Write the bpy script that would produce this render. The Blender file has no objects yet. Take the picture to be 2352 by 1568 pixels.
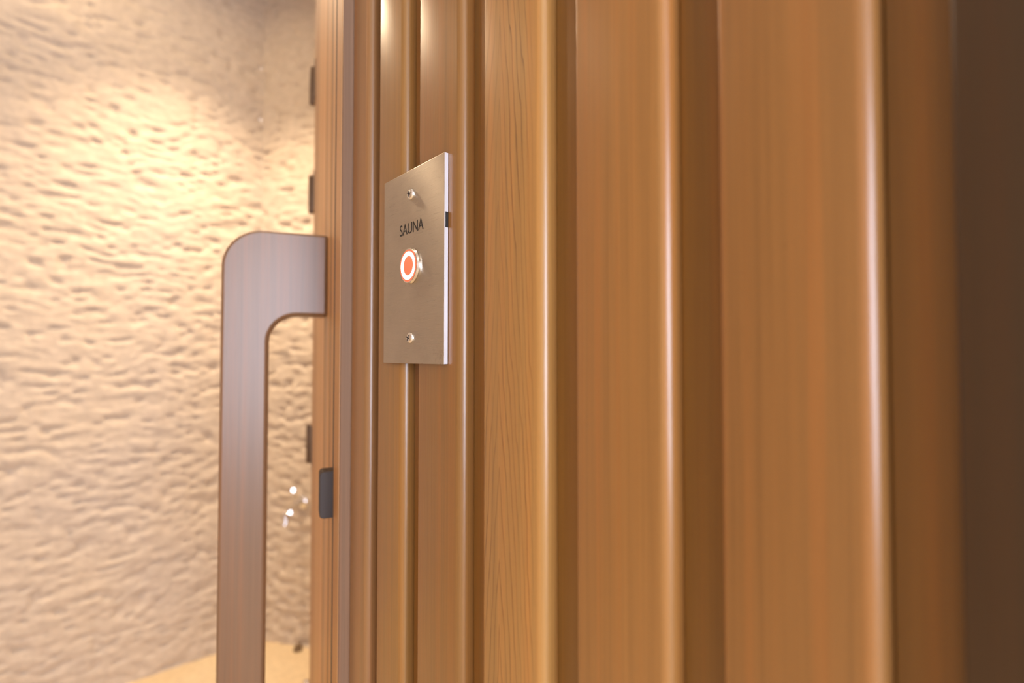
import bpy, bmesh, math, random
import numpy as np
from mathutils import Vector, Matrix

random.seed(7)
scene = bpy.context.scene
C = scene.collection
R = math.radians
CAM_H = 1.15

# ------------------------------------------------------------------ camera
cd = bpy.data.cameras.new('camera'); cam = bpy.data.objects.new('camera', cd); C.objects.link(cam)
cd.sensor_width = 36.0; cd.lens = 18.0; cd.clip_start = 0.01; cd.clip_end = 100
cam.location = (0, 0, CAM_H)
cam.rotation_euler = (R(90 + 1.4), 0, R(-41.1))
cd.dof.use_dof = True; cd.dof.focus_distance = 0.29; cd.dof.aperture_fstop = 4.8
scene.camera = cam

# ------------------------------------------------------------------ world (daylight outside the window)
w = bpy.data.worlds.new('daylight'); scene.world = w; w.use_nodes = True
bg = w.node_tree.nodes['Background']
bg.inputs['Color'].default_value = (0.76, 0.83, 1.0, 1); bg.inputs['Strength'].default_value = 16.5

def portal(loc, rot, sx, sy):
    l = bpy.data.lights.new('window_portal', 'AREA'); l.shape = 'RECTANGLE'; l.size = sx; l.size_y = sy
    l.cycles.is_portal = True
    o = bpy.data.objects.new('window_portal', l); C.objects.link(o); o.location = loc; o.rotation_euler = rot
    return o
WIN = (-1.55, 0.05, 0.50, 2.25)      # x0, x1, z0, z1 of the glazed opening behind the photographer
REAR_Y = -2.6
portal(((WIN[0]+WIN[1])/2, REAR_Y-0.02, (WIN[2]+WIN[3])/2), (R(90), 0, 0), WIN[1]-WIN[0], WIN[3]-WIN[2])

# ------------------------------------------------------------------ exposure
vs = scene.view_settings
vs.view_transform = 'Standard'; vs.look = 'None'; vs.gamma = 1.0; vs.use_curve_mapping = False
vs.exposure = 0.0
scene.cycles.max_bounces = 5; scene.cycles.diffuse_bounces = 4; scene.cycles.glossy_bounces = 3
scene.cycles.sample_clamp_indirect = 6.0; scene.cycles.caustics_reflective = False; scene.cycles.caustics_refractive = False

# ------------------------------------------------------------------ helpers
def link(o, parent=None):
    C.objects.link(o)
    if parent is not None: o.parent = parent
    return o
def obj(name, bm, m, parent=None, smooth=None):
    me = bpy.data.meshes.new(name); bm.normal_update(); bm.to_mesh(me); bm.free()
    if m is not None: me.materials.append(m)
    if smooth is not None:
        for p in me.polygons: p.use_smooth = True
        me.set_sharp_from_angle(angle=R(smooth))
    o = bpy.data.objects.new(name, me)
    return link(o, parent)
def empty(name, loc=(0,0,0), rz=0, parent=None):
    o = bpy.data.objects.new(name, None); o.location = loc; o.rotation_euler = (0,0,rz); o.empty_display_size = .05
    return link(o, parent)
def tag(o, label, cat, group=None):
    o['label'] = label; o['category'] = cat
    if group: o['group'] = group
    return o
def struct(o, label=None, cat=None):
    o['kind'] = 'structure'
    if label: o['label'] = label
    if cat: o['category'] = cat
    return o
def box(bm, x0, x1, y0, y1, z0, z1):
    v = [bm.verts.new(p) for p in ((x0,y0,z0),(x1,y0,z0),(x1,y1,z0),(x0,y1,z0),(x0,y0,z1),(x1,y0,z1),(x1,y1,z1),(x0,y1,z1))]
    for f in ((3,2,1,0),(4,5,6,7),(0,1,5,4),(1,2,6,5),(2,3,7,6),(3,0,4,7)):
        bm.faces.new([v[i] for i in f])
    return bm
def prism(bm, pts, z0, z1, axis='z'):
    """extrude a closed 2D outline; axis 'z': pts are (x, y); axis 'y': pts are (x, z)"""
    def P(p, t): return (p[0], p[1], t) if axis == 'z' else (p[0], t, p[1])
    a = [bm.verts.new(P(p, z0)) for p in pts]; b = [bm.verts.new(P(p, z1)) for p in pts]
    n = len(pts)
    for i in range(n): bm.faces.new((a[i], a[(i+1)%n], b[(i+1)%n], b[i]))
    bm.faces.new(list(reversed(a))); bm.faces.new(b)
    bmesh.ops.recalc_face_normals(bm, faces=bm.faces[:])
    return bm
def lathe(bm, prof, n=32, M=None):
    """prof: list of (r, h); revolves around local Z, M places it"""
    M = M or Matrix()
    rings = []
    for r, h in prof:
        if r < 1e-7: rings.append([bm.verts.new(M @ Vector((0,0,h)))])
        else: rings.append([bm.verts.new(M @ Vector((r*math.cos(2*math.pi*i/n), r*math.sin(2*math.pi*i/n), h))) for i in range(n)])
    for a, b in zip(rings, rings[1:]):
        for i in range(n):
            j = (i+1) % n
            if len(a) == 1 and len(b) == 1: continue
            if len(a) == 1: bm.faces.new((a[0], b[i], b[j]))
            elif len(b) == 1: bm.faces.new((a[i], a[j], b[0]))
            else: bm.faces.new((a[i], a[j], b[j], b[i]))
    bmesh.ops.recalc_face_normals(bm, faces=bm.faces[:])
    return bm
def tube(bm, pts, radii, n=16):
    pts = [Vector(p) for p in pts]
    rings = []
    for i, p in enumerate(pts):
        t = (pts[min(i+1, len(pts)-1)] - pts[max(i-1, 0)]).normalized()
        up = Vector((0,0,1)) if abs(t.z) < .9 else Vector((0,1,0))
        a = t.cross(up).normalized(); b = t.cross(a)
        r = radii[i] if hasattr(radii, '__len__') else radii
        rings.append([bm.verts.new(p + a*r*math.cos(2*math.pi*k/n) + b*r*math.sin(2*math.pi*k/n)) for k in range(n)])
    for a, b in zip(rings, rings[1:]):
        for k in range(n): bm.faces.new((a[k], a[(k+1)%n], b[(k+1)%n], b[k]))
    bm.faces.new(rings[0]); bm.faces.new(rings[-1])
    bmesh.ops.recalc_face_normals(bm, faces=bm.faces[:])
    return bm
def arc(cx, cy, r, a0, a1, n):
    return [(cx + r*math.cos(R(a0+(a1-a0)*i/n)), cy + r*math.sin(R(a0+(a1-a0)*i/n))) for i in range(n+1)]
def bevel(o, width, seg=3, ang=35):
    m = o.modifiers.new('bevel', 'BEVEL'); m.width = width; m.segments = seg; m.limit_method = 'ANGLE'; m.angle_limit = R(ang)
    return o

# ------------------------------------------------------------------ materials
class NT:
    def __init__(s, name):
        s.m = bpy.data.materials.new(name); s.m.use_nodes = True
        s.t = s.m.node_tree; s.b = s.t.nodes['Principled BSDF']
    def n(s, typ, **kw):
        nd = s.t.nodes.new(typ)
        for k, v in kw.items(): setattr(nd, k, v)
        return nd
    def l(s, a, b): s.t.links.new(a, b)
    def math(s, op, a, b=None, clamp=False):
        nd = s.n('ShaderNodeMath', operation=op); nd.use_clamp = clamp
        for i, v in enumerate((a, b)):
            if v is None: continue
            if hasattr(v, 'is_linked'): s.l(v, nd.inputs[i])
            else: nd.inputs[i].default_value = v
        return nd.outputs[0]
    def vmath(s, op, a, b):
        nd = s.n('ShaderNodeVectorMath', operation=op)
        for i, v in enumerate((a, b)):
            if hasattr(v, 'is_linked'): s.l(v, nd.inputs[i])
            else: nd.inputs[i].default_value = v
        return nd.outputs[0]
    def noise(s, vec, scale=1.0, detail=3.0, rough=.5):
        nd = s.n('ShaderNodeTexNoise'); s.l(vec, nd.inputs['Vector'])
        nd.inputs['Scale'].default_value = scale; nd.inputs['Detail'].default_value = detail; nd.inputs['Roughness'].default_value = rough
        return nd.outputs['Fac']
    def ramp(s, fac, stops):
        nd = s.n('ShaderNodeMapRange'); s.l(fac, nd.inputs[0])
        for i, v in enumerate(stops): nd.inputs[1+i].default_value = v
        return nd.outputs[0]
    def mixc(s, typ, fac, a, b):
        nd = s.n('ShaderNodeMix', data_type='RGBA', blend_type=typ)
        for idx, v in ((0, fac), (6, a), (7, b)):
            if hasattr(v, 'is_linked'): s.l(v, nd.inputs[idx])
            else: nd.inputs[idx].default_value = v
        return nd.outputs[2]

def wood_material(name, rough=.36, spec=.5, bump=.25, figured=False):
    """tone comes from each board's own object colour; object alpha = strength of the cathedral figure (figured only)"""
    k = NT(name)
    tc = k.n('ShaderNodeTexCoord'); oi = k.n('ShaderNodeObjectInfo')
    off = k.math('MULTIPLY', oi.outputs['Random'], 37.0)
    cmb = k.n('ShaderNodeCombineXYZ')
    for i in range(3): k.l(off, cmb.inputs[i])
    P = k.vmath('ADD', tc.outputs['Object'], cmb.outputs[0])
    fine = k.noise(k.vmath('MULTIPLY', P, (900, 900, 9)), 1, 2, .6)
    mid = k.noise(k.vmath('MULTIPLY', P, (170, 170, 2.0)), 1, 2, .55)
    big = k.noise(k.vmath('MULTIPLY', P, (26, 26, .9)), 1, 2, .5)
    if figured:
        # cathedral figure: nested V lines down a flat-sawn board
        sx = k.n('ShaderNodeSeparateXYZ'); k.l(tc.outputs['Object'], sx.inputs[0])
        wob = k.noise(k.vmath('MULTIPLY', P, (30, 30, 3.0)), 1, 2, .5)
        wob2 = k.noise(k.vmath('MULTIPLY', P, (160, 160, 24)), 1, 2, .5)
        yc = k.math('ABSOLUTE', k.math('ADD', k.math('SUBTRACT', sx.outputs['Y'], 0.031), k.math('MULTIPLY', k.math('SUBTRACT', wob, .5), .016)))
        f = k.math('ADD', k.math('MULTIPLY', yc, 270.0), k.math('MULTIPLY', sx.outputs['Z'], 24.0))
        f = k.math('ADD', f, k.math('MULTIPLY', wob2, 1.1))
        fr = k.math('FRACT', f)
        line = k.ramp(fr, (0.66, 1.0, 0.0, 1.0))
        line = k.math('MULTIPLY', k.math('MULTIPLY', line, line), oi.outputs['Alpha'])
        patch = k.ramp(k.noise(k.vmath('MULTIPLY', P, (70, 70, 7)), 1, 1, .5), (.35, .60, .40, 1.0))
        line = k.math('MULTIPLY', line, patch)
        line = k.math('MULTIPLY', line, k.ramp(sx.outputs['Y'], (.005, .010, .0, 1.0)))     # pale sapwood edge without figure
    v = k.math('ADD', k.ramp(fine, (.3, .7, .92, 1.07)), k.ramp(mid, (.3, .7, -.13, .10)))
    v = k.math('ADD', v, k.ramp(big, (.3, .7, -.09, .09)))
    cv = k.n('ShaderNodeCombineXYZ')
    for i in range(3): k.l(v, cv.inputs[i])
    col = k.mixc('MULTIPLY', 1.0, oi.outputs['Color'], cv.outputs[0])
    dark = k.mixc('MULTIPLY', 1.0, col, (.36, .25, .14, 1))
    if figured: col = k.mixc('MIX', line, col, dark)
    # redder streaks
    red = k.mixc('MULTIPLY', 1.0, col, (1.0, .88, .80, 1))
    col = k.mixc('MIX', k.ramp(mid, (.45, .65, 0, .8)), col, red)
    k.l(col, k.b.inputs['Base Color'])
    k.b.inputs['Roughness'].default_value = rough
    k.b.inputs['Specular IOR Level'].default_value = spec
    bp = k.n('ShaderNodeBump'); bp.inputs['Strength'].default_value = bump; bp.inputs['Distance'].default_value = .0004
    k.l(k.noise(k.vmath('MULTIPLY', P, (1300, 1300, 60)), 1, 1, .5), bp.inputs['Height'])
    k.l(bp.outputs[0], k.b.inputs['Normal'])
    return k.m

def plain(name, col, rough=.5, metal=0.0, spec=.5):
    k = NT(name)
    tc = k.n('ShaderNodeTexCoord')
    nz = k.noise(tc.outputs['Object'], 40, 3)
    sc = k.n('ShaderNodeCombineXYZ'); v = k.ramp(nz, (.3, .7, .94, 1.05))
    for i in range(3): k.l(v, sc.inputs[i])
    k.l(k.mixc('MULTIPLY', 1.0, (*col, 1), sc.outputs[0]), k.b.inputs['Base Color'])
    k.b.inputs['Roughness'].default_value = rough; k.b.inputs['Metallic'].default_value = metal
    k.b.inputs['Specular IOR Level'].default_value = spec
    return k.m

def stone_material(name, col, warm):
    k = NT(name)
    tc = k.n('ShaderNodeTexCoord')
    P = tc.outputs['Object']
    a = k.noise(P, 3.0, 3); b = k.noise(P, 45, 4, .6)
    c = k.mixc('MIX', k.ramp(a, (.35, .65, 0, 1)), (*col, 1), (*warm, 1))
    v = k.ramp(b, (.3, .7, .88, 1.06)); cv = k.n('ShaderNodeCombineXYZ')
    for i in range(3): k.l(v, cv.inputs[i])
    k.l(k.mixc('MULTIPLY', 1.0, c, cv.outputs[0]), k.b.inputs['Base Color'])
    k.b.inputs['Roughness'].default_value = .75; k.b.inputs['Specular IOR Level'].default_value = .25
    bp = k.n('ShaderNodeBump'); bp.inputs['Strength'].default_value = .5; bp.inputs['Distance'].default_value = .004
    k.l(b, bp.inputs['Height']); k.l(bp.outputs[0], k.b.inputs['Normal'])
    return k.m

def steel_material(name):
    k = NT(name)
    tc = k.n('ShaderNodeTexCoord'); P = tc.outputs['Object']
    br = k.noise(k.vmath('MULTIPLY', P, (60, 60, 5200)), 1, 3, .7)        # horizontal brushing
    cl = k.noise(P, 60, 3, .6)
    sx = k.n('ShaderNodeSeparateXYZ'); k.l(P, sx.inputs[0])
    # brown smudges in the lower corner
    my = k.ramp(sx.outputs['Y'], (-.0335, -.022, 1.0, 0.0)); mz = k.ramp(sx.outputs['Z'], (-.0575, -.046, 1.0, 0.0))
    sm = k.ramp(k.noise(k.vmath('MULTIPLY', P, (500, 900, 260)), 1, 3, .65), (.54, .62, 0, 1))
    sm = k.math('MULTIPLY', k.math('MULTIPLY', sm, my), mz)
    v = k.math('ADD', k.ramp(br, (.3, .7, .90, 1.04)), k.ramp(cl, (.3, .7, -.05, .04)))
    cv = k.n('ShaderNodeCombineXYZ')
    for i in range(3): k.l(v, cv.inputs[i])
    c = k.mixc('MULTIPLY', 1.0, (.52, .46, .385, 1), cv.outputs[0])
    k.l(k.mixc('MIX', k.math('MULTIPLY', sm, .75), c, (.16, .08, .03, 1)), k.b.inputs['Base Color'])
    k.b.inputs['Metallic'].default_value = 1.0
    k.l(k.ramp(br, (.3, .7, .26, .34)), k.b.inputs['Roughness'])
    k.b.inputs['Anisotropic'].default_value = 1.0
    tg = k.n('ShaderNodeCombineXYZ'); tg.inputs[2].default_value = 1.0
    k.l(tg.outputs[0], k.b.inputs['Tangent'])
    bp = k.n('ShaderNodeBump'); bp.inputs['Strength'].default_value = .12; bp.inputs['Distance'].default_value = .0002
    k.l(br, bp.inputs['Height']); k.l(bp.outputs[0], k.b.inputs['Normal'])
    return k.m

def emit(name, col, strength):
    k = NT(name)
    k.b.inputs['Base Color'].default_value = (*col, 1)
    k.b.inputs['Emission Color'].default_value = (*col, 1); k.b.inputs['Emission Strength'].default_value = strength
    return k.m

M_wood = wood_material('cedar_board', rough=.31, spec=.7, bump=.10)
M_figured = wood_material('figured_cedar_board', rough=.31, spec=.7, bump=.10, figured=True)
M_handle = wood_material('oiled_handle_wood', rough=.33, spec=.5, bump=.10)
M_door = wood_material('cedar_door_board', rough=.45, spec=.4)
M_stone = stone_material('chiselled_stone', (.575, .485, .395), (.61, .505, .39))
M_floor = stone_material('floor_stone', (.74, .60, .40), (.70, .54, .34))
M_plaster = plain('warm_plaster', (.62, .50, .38), .8)
M_ceiling = plain('ceiling_paint', (.72, .66, .58), .85)
M_dark = plain('dark_gap_board', (.06, .03, .012), .8)
M_steel = steel_material('brushed_steel')
M_edge = plain('window_bright_edge', (.85, .85, .88), .5, .85)  # paler than the faceplate to stand in for the window's reflection
M_chrome = plain('chrome', (.85, .84, .82), .08, 1.0)
M_satin = plain('satin_steel', (.72, .68, .62), .22, 1.0)
M_black = plain('black_print', (.012, .010, .009), .5)
M_catch = plain('dark_grey_catch', (.046, .034, .029), .5, 0, .3)
M_hinge = plain('bronze_hinge', (.16, .10, .06), .45, .6)
M_rubber = plain('dark_rubber', (.05, .04, .03), .7)
M_stop = plain('brown_rubber', (.16, .10, .05), .6)
M_window = plain('painted_frame', (.75, .72, .68), .5)
M_ringcore = emit('lit_ring', (1.0, .72, .66), 3.2)
M_ringhalo = emit('ring_halo_glow', (1.0, .13, .06), .85)  # red glow stands in for the halo around the ring
M_cap = emit('red_glow_cap', (.80, .15, .07), .62)  # glow put in for the ring's red bleed across the cap
M_lens = emit('lamp_lens', (1.0, .76, .48), 110.0)

TOP = 2.62
CEDAR = [(.32,.155,.042), (.30,.145,.040), (.34,.165,.046), (.31,.148,.040)]

# ------------------------------------------------------------------ room shell
fl = struct(obj('floor', box(bmesh.new(), -2.35, 1.75, REAR_Y-.15, 2.45, -.12, 0), M_floor), 'pale sandy floor at the foot of the stone walls', 'floor')
ce = struct(obj('ceiling', box(bmesh.new(), -2.35, 1.75, REAR_Y-.15, 2.45, TOP, TOP+.12), M_ceiling), 'plain painted ceiling above the frame', 'ceiling')
bm = bmesh.new(); box(bm, -2.32, -2.2, REAR_Y-.15, 2.45, 0, TOP)
struct(obj('wall_opposite', bm, M_plaster), 'plain beige wall facing the cedar boards, out of frame', 'wall')
bm = bmesh.new()
box(bm, -2.2, WIN[0], REAR_Y-.12, REAR_Y, 0, TOP); box(bm, WIN[1], .155, REAR_Y-.12, REAR_Y, 0, TOP)
box(bm, WIN[0], WIN[1], REAR_Y-.12, REAR_Y, 0, WIN[2]); box(bm, WIN[0], WIN[1], REAR_Y-.12, REAR_Y, WIN[3], TOP)
struct(obj('wall_rear', bm, M_plaster), 'plain beige wall with a tall window behind the photographer', 'wall')
wi = struct(empty('window_1', ((WIN[0]+WIN[1])/2, REAR_Y-.06, WIN[2])), 'tall window behind the photographer', 'window')
hw = (WIN[1]-WIN[0])/2; hh = WIN[3]-WIN[2]
bm = bmesh.new(); box(bm, -hw, -hw+.04, -.03, .03, 0, hh); box(bm, hw-.04, hw, -.03, .03, 0, hh)
box(bm, -hw+.04, hw-.04, -.03, .03, 0, .04); box(bm, -hw+.04, hw-.04, -.03, .03, hh-.04, hh)
obj('window_frame', bm, M_window, wi)
# the wall of the cabin that returns behind the door
bm = bmesh.new(); box(bm, .36, 1.7, .90, .975, 0, TOP)
o = struct(obj('wall_return', bm, M_door), 'cedar side wall of the cabin behind the door, hidden', 'wall'); o.color = (*CEDAR[1], .1)

# chiselled stone walls: real relief, lower rows and pits cut into the face
def lattice(nx, ny, rng):
    return rng.random((ny+3, nx+3))
def vnoise(u, v, rng):
    nx = int(u.max())+2; ny = int(v.max())+2
    L = lattice(nx, ny, rng)
    i = np.floor(u).astype(int); j = np.floor(v).astype(int)
    a = u-i; b = v-j
    a = a*a*a*(a*(a*6-15)+10); b = b*b*b*(b*(b*6-15)+10)
    return (L[j,i]*(1-a)+L[j,i+1]*a)*(1-b)+(L[j+1,i]*(1-a)+L[j+1,i+1]*a)*b
def stone_wall(name, origin, direction, normal, length, step, seed):
    rng = np.random.default_rng(seed)
    nx = int(length/step)+1; nz = int(TOP/step)+1
    s = np.linspace(0, length, nx); z = np.linspace(0, TOP, nz)
    S, Z = np.meshgrid(s, z)
    wx = (vnoise(S/.11, Z/.11, rng)-.5)*.05; wz = (vnoise(S/.13, Z/.10, rng)-.5)*.035
    u = (S+wx+1.0)*1.65; v = (Z+wz+1.0)*1.8
    n1 = vnoise(u/.055, v/.026, rng)
    n2 = vnoise(u/.030, v/.015, rng)
    n3 = vnoise(u/.16, v/.07, rng)
    n4 = vnoise(u/.085, v/.020, rng)
    h = .50*n1 + .18*n2 + .35*n3 + .25*np.abs(2*n4-1)
    pit = np.clip((.36-n1)/.36, 0, 1)**1.2
    h = (h - h.mean())*.0105 - pit*.0085
    X = origin[0]+direction[0]*S+normal[0]*h; Y = origin[1]+direction[1]*S+normal[1]*h
    co = np.stack([X, Y, Z], -1).reshape(-1, 3)
    idx = np.arange(nx*nz).reshape(nz, nx)
    f = np.stack([idx[:-1,:-1], idx[:-1,1:], idx[1:,1:], idx[1:,:-1]], -1).reshape(-1, 4)
    if direction[0]*normal[1]-direction[1]*normal[0] > 0: f = f[:, ::-1]
    me = bpy.data.meshes.new(name)
    me.vertices.add(len(co)); me.vertices.foreach_set('co', co.astype(np.float32).ravel())
    me.loops.add(f.size); me.loops.foreach_set('vertex_index', f.astype(np.int32).ravel())
    me.polygons.add(len(f)); me.polygons.foreach_set('loop_start', np.arange(0, f.size, 4, dtype=np.int32))
    me.polygons.foreach_set('loop_total', np.full(len(f), 4, dtype=np.int32))
    me.update(); me.validate()
    for p in me.polygons: p.use_smooth = True
    me.materials.append(M_stone)
    o = bpy.data.objects.new(name, me); return link(o)
struct(stone_wall('wall_left', (-2.22, 2.25), (1, 0), (0, -1), 2.84, .0065, 3), 'rough chiselled beige stone wall filling the left of the picture', 'wall')
struct(stone_wall('wall_far', (.595, 2.257), (.6, -.8), (-.8, -.6), 1.62, .0065, 5), 'short chiselled stone wall with a tap, beyond the door handle', 'wall')

# ------------------------------------------------------------------ cedar board wall
FX = .155                      # x of the board faces
PITCH = .0606; GROOVE = .0188; DEPTH = .0084; ROUND = .0050
def plank_profile(face_w):
    """plan outline in (x, y): the near side (small y, towards the window) carries the big rounded arris,
    the far side a small one"""
    p = []
    p += [(DEPTH+.010, .0004)]
    p += [(ROUND, .0)] + arc(ROUND, ROUND, ROUND, 270, 180, 8)[1:]
    p += [(0, face_w-.0012)] + arc(.0012, face_w-.0012, .0012, 180, 90, 3)[1:]
    p += [(DEPTH+.010, face_w)]
    return p
FACE = PITCH-GROOVE
def make_plank_mesh(face_w, mat, name='plank'):
    bm = prism(bmesh.new(), plank_profile(face_w), 0, TOP)
    me = bpy.data.meshes.new(name); bm.normal_update(); bm.to_mesh(me); bm.free()
    me.materials.append(mat)
    for p in me.polygons: p.use_smooth = True
    me.set_sharp_from_angle(angle=R(30))
    return me
bm = bmesh.new(); box(bm, FX+DEPTH+.011, FX+.09, REAR_Y, .352, 0, TOP)
wr = struct(obj('wall_right', bm, M_dark), 'wall of vertical cedar boards with wide grooves running away to the left', 'wall')
# far edges of the faces (as measured along the wall), with the tone of every board
boards = [  # y of the face's far edge, face width, tone, cathedral strength
    (.3535, .0260, (.27,.135,.050), .10),
    (.3118, .0330, (.29,.143,.038), .20),
    (.2609, .0430, (.27,.128,.034), .15),
    (.1992, .0420, (.43,.225,.064), 1.0),
    (.1385, .0422, (.36,.172,.047), .15),
    (.0781, .0418, (.33,.158,.045), .12),
    (.0215, .0418, (.050,.026,.009), .10),  # near-black tone stands in for the shade over this board
]
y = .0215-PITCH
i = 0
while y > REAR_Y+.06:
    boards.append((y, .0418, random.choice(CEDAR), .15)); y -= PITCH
mesh_cache = {}
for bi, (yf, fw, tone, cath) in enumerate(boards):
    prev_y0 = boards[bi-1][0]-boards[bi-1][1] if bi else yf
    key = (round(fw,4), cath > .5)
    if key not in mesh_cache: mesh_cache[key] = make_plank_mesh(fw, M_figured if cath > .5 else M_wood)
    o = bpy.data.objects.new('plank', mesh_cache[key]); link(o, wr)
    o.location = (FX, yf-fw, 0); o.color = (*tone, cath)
    if bi:                                               # strip closing the groove bottom, its tone darkened for the shade there
        key = ('strip', round(prev_y0-yf, 4))
        if key not in mesh_cache:
            bm = box(bmesh.new(), DEPTH, DEPTH+.010, .0003, prev_y0-yf-.0003, 0, TOP)
            me = bpy.data.meshes.new('shaded_groove_strip'); bm.to_mesh(me); bm.free(); me.materials.append(M_wood); mesh_cache[key] = me
        o = bpy.data.objects.new('shaded_groove_strip', mesh_cache[key]); link(o, wr)
        o.location = (FX, yf, 0); o.color = (.25,.125,.026,.2)

# ------------------------------------------------------------------ angled door front
DOOR_A = R(-18)
P0 = (.1497, .360)
jamb = struct(empty('trim_1', (P0[0], P0[1], 0), DOOR_A), 'cedar door frame post at the end of the board wall', 'door frame')
bm = bmesh.new()
# plan outline in the door's own axes: x into the wall, y along the door
prism(bm, [(0, 0), (0, .052), (.05, .052), (.05, .010), (.0085, -.0030)], 0, TOP)
o = obj('post', bm, M_handle, jamb); o.color = (.20,.115,.070,.1); bevel(o, .0007, 2)
o = obj('face_strip', box(bmesh.new(), -.0004, .004, .0022, .0518, 0, TOP), M_door, jamb); o.color = (.50,.26,.095,.1)
far = struct(empty('trim_2', (P0[0]+.60*math.sin(R(18)), P0[1]+.60*math.cos(R(18)), 0), DOOR_A), 'cedar hinge post on the far side of the door', 'door frame')
o = obj('post', box(bmesh.new(), .004, .06, .003, .045, 0, TOP), M_wood, far); o.color = (*CEDAR[3], .1)
hd = struct(empty('trim_3', (P0[0], P0[1], 0), DOOR_A), 'cedar boards over the door, above the frame', 'door frame')
o = obj('header', box(bmesh.new(), .0, .05, .0525, .602, 2.02, TOP), M_wood, hd); o.color = (*CEDAR[0], .1)

door = struct(empty('door_1', (P0[0], P0[1], 0), DOOR_A), 'cedar board door seen almost edge-on, with a wooden pull handle', 'door')
o = obj('core', box(bmesh.new(), .012, .040, .0575, .598, .01, 2.01), M_dark, door)
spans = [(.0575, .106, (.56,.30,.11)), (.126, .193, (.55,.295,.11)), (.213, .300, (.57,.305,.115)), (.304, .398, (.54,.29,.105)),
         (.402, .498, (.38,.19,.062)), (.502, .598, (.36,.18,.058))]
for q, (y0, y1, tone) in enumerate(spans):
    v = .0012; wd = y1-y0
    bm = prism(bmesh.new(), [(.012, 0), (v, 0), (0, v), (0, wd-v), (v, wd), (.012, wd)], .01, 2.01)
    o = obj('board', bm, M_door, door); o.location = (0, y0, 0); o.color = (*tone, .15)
    if q+1 < len(spans):
        y2 = spans[q+1][0]
        o = obj('shaded_groove_strip', box(bmesh.new(), .0004, .012, .0001, y2-y1-.0001, .01, 2.01), M_door, door); o.location = (0, y1, 0); o.color = (.15,.072,.022,.1)  # almost flush dark strip painted in place of a shaded recess
# dark seal in the gap between the post and the door
o = obj('seal', box(bmesh.new(), -.0008, .010, .0530, .0570, .01, 2.01), M_rubber, door)
# pull handle
hx, hi = -.0955, -.0548
zt, zs = CAM_H+.1222, CAM_H+.0390
zb = CAM_H-.446; zbs = zb+.083
out = [(0, zt)] + arc(hx+.038, zt-.038, .038, 90, 180, 12) + arc(hx+.038, zb+.038, .038, 180, 270, 12) + [(0, zb), (0, zbs)]
out += arc(hi+.027, zbs+.027, .027, 270, 180, 10) + arc(hi+.027, zs-.027, .027, 180, 90, 10) + [(0, zs)]
bm = prism(bmesh.new(), out, .168, .206, 'y')
hnd = obj('pull_handle', bm, M_handle, door); hnd.color = (.205,.112,.056, .12)
hnd['label'] = 'tall wooden pull handle with rounded corners'
bevel(hnd, .0028, 3, 50)
for p in hnd.data.polygons: p.use_smooth = True
hnd.data.set_sharp_from_angle(angle=R(35))
# dark catch at the door's edge
zc = CAM_H-.1140
bm = prism(bmesh.new(), arc(-.0075, zc+.0155, .0033, 90, 180, 5) + arc(-.0075, zc-.0155, .0033, 180, 270, 5) + [(.004, zc-.0188), (.004, zc+.0188)], .0535, .070, 'y')
ct = obj('catch', bm, M_catch, door); ct['label'] = 'dark grey rounded catch plate at the edge of the door'
bevel(ct, .0006, 2)
# hinges on the far edge
hz = (CAM_H+.487, CAM_H+.288, CAM_H-.160)
for q in hz:
    h_ = obj('hinge', box(bmesh.new(), -.0015, .002, .565, .597, q-.034, q+.034), M_hinge, door)
    k_ = obj('knuckle', lathe(bmesh.new(), [(0,-.034),(.0052,-.034),(.0058,-.032),(.0058,.032),(.0052,.034),(0,.034)], 16, Matrix.Translation((-.0035, .600, q))), M_hinge, h_, 40)

# ------------------------------------------------------------------ switch plate
PX = .1524
pz = CAM_H + .0517; pyc = .2645
PW, PH = .0690, .1146
pl = tag(empty('sauna_switch', (FX, pyc, pz)), 'brushed steel switch plate marked SAUNA with a glowing red ring button', 'switch')
def at_face(y, z, dx=0): return (PX-FX+dx, y, z)
fx = PX-FX
o = obj('faceplate', box(bmesh.new(), fx, -.0002, -PW/2, PW/2, -PH/2, PH/2), M_steel, pl); bevel(o, .00025, 2)
o = obj('plate_edge', box(bmesh.new(), fx+.0001, -.0003, -PW/2-.00008, -PW/2+.0002, -PH/2+.0002, PH/2-.0002), M_edge, pl); o['label'] = 'steel plate edge with window brightness put into its colour'
o = obj('edge_mark', box(bmesh.new(), fx+.0006, -.0003, -PW/2-.00016, -PW/2, .0165, .0250), M_black, pl); o['label'] = 'black smudge on the plate edge'
TOROOM = Matrix.Rotation(R(-90), 4, 'Y')        # local +Z -> world -X
for zq in (-.0422, .0424):
    sc = empty('screw', at_face(.0005, zq), 0, pl)
    prof = [(.0034, 0), (.0034, .0005), (.0031, .0011), (.0024, .0016), (.0014, .0019), (0, .0020)]
    obj('head', lathe(bmesh.new(), prof, 28, TOROOM), M_chrome, sc, 60)
    bm = bmesh.new()
    for a in (20, 110):
        b2 = bmesh.new(); box(b2, -.0021, -.00150, -.0016, .0016, -.00030, .00030)
        bmesh.ops.rotate(b2, verts=b2.verts[:], cent=(0,0,0), matrix=Matrix.Rotation(R(a), 3, 'X'))
        t_ = bpy.data.meshes.new('t'); b2.to_mesh(t_); b2.free(); bm.from_mesh(t_)
    obj('cross_slot', bm, M_black, sc)
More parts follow.
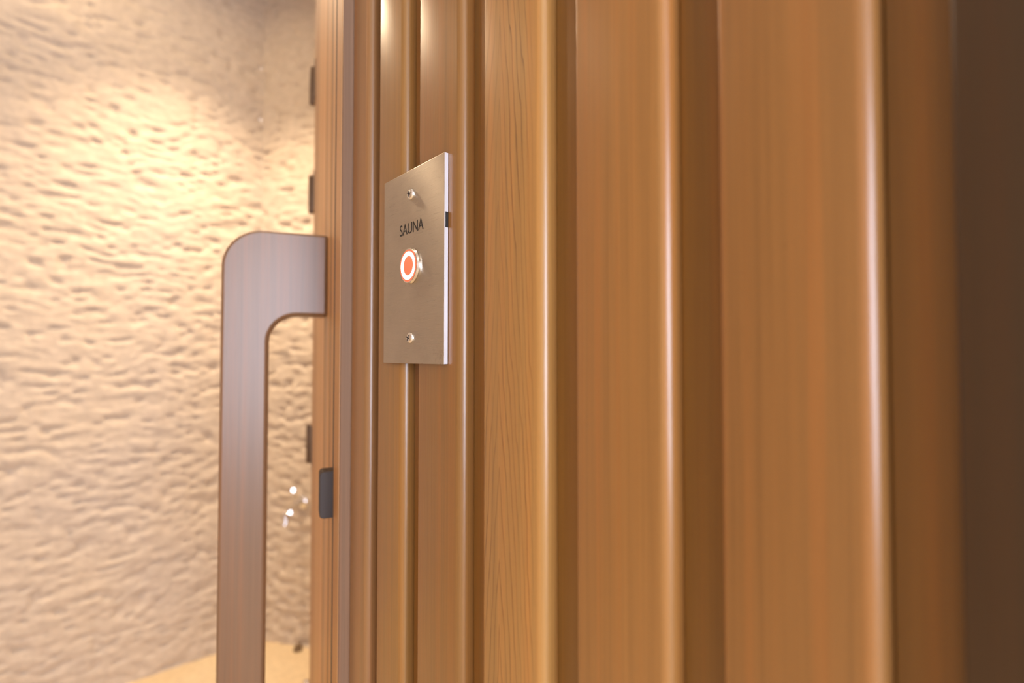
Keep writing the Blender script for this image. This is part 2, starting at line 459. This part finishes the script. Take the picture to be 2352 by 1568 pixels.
# lettering
fc = bpy.data.curves.new('lettering', 'FONT'); fc.body = 'SAUNA'; fc.align_x = 'CENTER'; fc.align_y = 'CENTER'
fc.size = .0088; fc.extrude = .00004; fc.space_character = .98
fo = bpy.data.objects.new('lettering_source', fc); C.objects.link(fo)
dg = bpy.context.evaluated_depsgraph_get()
me = bpy.data.meshes.new_from_object(fo.evaluated_get(dg)); me.name = 'lettering'
bpy.data.objects.remove(fo); bpy.data.curves.remove(fc)
cs = np.array([v.co[:] for v in me.vertices]); tw = cs[:,0].max()-cs[:,0].min(); th = cs[:,1].max()-cs[:,1].min()
mid_ = (cs.max(0)+cs.min(0))/2
me.transform(Matrix.Translation((-mid_[0], -mid_[1], 0)))
me.transform(Matrix.Diagonal((.0272/tw, .0066/th, 1, 1)))
me.transform(Matrix(((0,0,-1,0),(-1,0,0,0),(0,1,0,0),(0,0,0,1))))
me.materials.clear(); me.materials.append(M_black)
lt = bpy.data.objects.new('lettering', me); link(lt, pl); lt.location = at_face(.0005, .0228, -.00006); lt['label'] = 'black capital letters SAUNA'
# lit push button
bt = empty('button', at_face(.0005, 0), 0, pl)
obj('bezel', lathe(bmesh.new(), [(.0108, -.0004), (.0108, .0009), (.0101, .0019), (.0096, .0021), (.0094, .0020), (.0094, .0012)], 56, TOROOM), M_satin, bt, 30)
o = obj('ring_halo', lathe(bmesh.new(), [(.0095, .0016), (.0093, .0020), (.0083, .0021), (.0083, .0018)], 56, TOROOM), M_ringhalo, bt)
o = obj('light_ring', lathe(bmesh.new(), [(.0083, .0017), (.0083, .0021), (.0081, .0022), (.0060, .0022), (.0058, .0021), (.0058, .0017)], 56, TOROOM), M_ringcore, bt)
o['label'] = 'glowing white-red light ring'
obj('cap', lathe(bmesh.new(), [(0, .0021), (.0052, .0021), (.0058, .0018), (.0058, .0012)], 48, TOROOM), M_cap, bt, 40)

# ------------------------------------------------------------------ tap on the far stone wall
WA = math.atan2(-.6, -.8)                      # wall normal (-.8, -.6)
tp = tag(empty('wall_tap', (.720, 2.090, CAM_H-.586), WA), 'small chrome lever tap on the stone wall beyond the door handle', 'tap')
AX = Matrix.Rotation(R(90), 4, 'Y')            # local Z -> local X (out of the wall)
obj('escutcheon', lathe(bmesh.new(), [(0,-.01),(.026,-.01),(.026,.006),(.020,.012),(.012,.014),(0,.014)], 32, AX), M_chrome, tp, 40)
bm = bmesh.new(); tube(bm, [(.0,0,0),(.03,0,0),(.055,0,-.002),(.080,0,-.008),(.100,0,-.022),(.107,0,-.042),(.108,0,-.056)], [.011,.012,.0125,.011,.0105,.0105,.012], 20)
sp = obj('spout', bm, M_chrome, tp, 50)
lv = obj('lever', tube(bmesh.new(), [(.035,0,.008),(.044,0,.028),(.064,0,.061)], [.008,.005,.0042], 14), M_chrome, tp, 50)
def disc(name, pos, r, parent):        # flat disc shaped and turned to mirror the window as a glint
    Md = Matrix.Translation(pos) @ Vector((.80,.561,.204)).to_track_quat('Z', 'Y').to_matrix().to_4x4()
    return obj(name, lathe(bmesh.new(), [(0,-.006),(r*.7,-.006),(r,-.003),(r,.003),(r*.93,.004),(0,.0042)], 28, Md), M_chrome, parent, 25)
disc('lever_glint_disc', (.064,.004,.062), .0075, lv)
disc('spout_glint_disc', (.092,.012,-.014), .0065, sp)
# small things on the floor below it
ds = tag(empty('door_stop', (.700, 2.068, 0)), 'small dark round stop on the floor against the far stone wall', 'door stop')
obj('body', lathe(bmesh.new(), [(.015,0),(.015,.010),(.013,.016),(.008,.019),(0,.020)], 24), M_stop, ds, 40)
obj('base_ring', lathe(bmesh.new(), [(.017,0),(.017,.003),(.0152,.004)], 24), M_hinge, ds)
fs = tag(empty('floor_stud', (.657, 1.849, 0)), 'tiny shiny metal stud set in the floor by the door', 'stud')
obj('dome', lathe(bmesh.new(), [(.010,0),(.0095,.003),(.007,.0065),(.0035,.0085),(0,.009)], 24), M_chrome, fs, 60)
obj('collar', lathe(bmesh.new(), [(.013,0),(.013,.0015),(.0102,.002)], 24), M_chrome, fs)

# ------------------------------------------------------------------ ceiling downlights, inferred or added (each lamp carries its own light)
def downlight(x, y, power, size, blend, label, aim=None, col=(1.0,.77,.52), rad=.04):
    t = tag(empty('downlight', (x, y, TOP)), label, 'ceiling light', 'recessed ceiling downlights')
    obj('trim_ring', lathe(bmesh.new(), [(.055,0),(.055,-.004),(.050,-.006),(.042,-.004),(.042,0)], 32), M_window, t, 40)
    obj('lens', lathe(bmesh.new(), [(.042,-.001),(0,-.001)], 32), M_lens, t)
    l = bpy.data.lights.new('downlight_lamp', 'SPOT'); l.energy = power; l.color = col; l.spot_size = R(size); l.spot_blend = blend; l.shadow_soft_size = rad
    o = bpy.data.objects.new('downlight_lamp', l); link(o, t); o.location = (0, 0, -.035); 
    if aim: o.rotation_euler = (Vector(aim)-Vector((x, y, TOP-.035))).to_track_quat('-Z', 'Y').to_euler()
downlight(.27, 1.79, 112, 102, 1.0, 'recessed downlight above the bright patch of the left stone wall')
downlight(-.12, 2.08, 18, 46, .8, 'unseen tilted spot added for a streak of light on the switch plate', aim=(.15, .26, 1.2))  # added spot, there to draw the streak on the plate
downlight(.46, 1.52, 75, 110, 1.0, 'unseen downlight added to brighten the nook between the door and the tap')  # extra warm lamp put in to lift the nook, floor and far wall
downlight(-1.32, 1.85, 14, 110, 1.0, 'recessed downlight above the left stone wall, farthest from the door')
downlight(-.16, .34, 8, 120, .8, 'recessed downlight above the cedar board wall')
downlight(-1.0, -1.2, 10, 130, .8, 'unseen downlight added for ambient light behind the photographer')  # unseen lamp put in as ambient fill
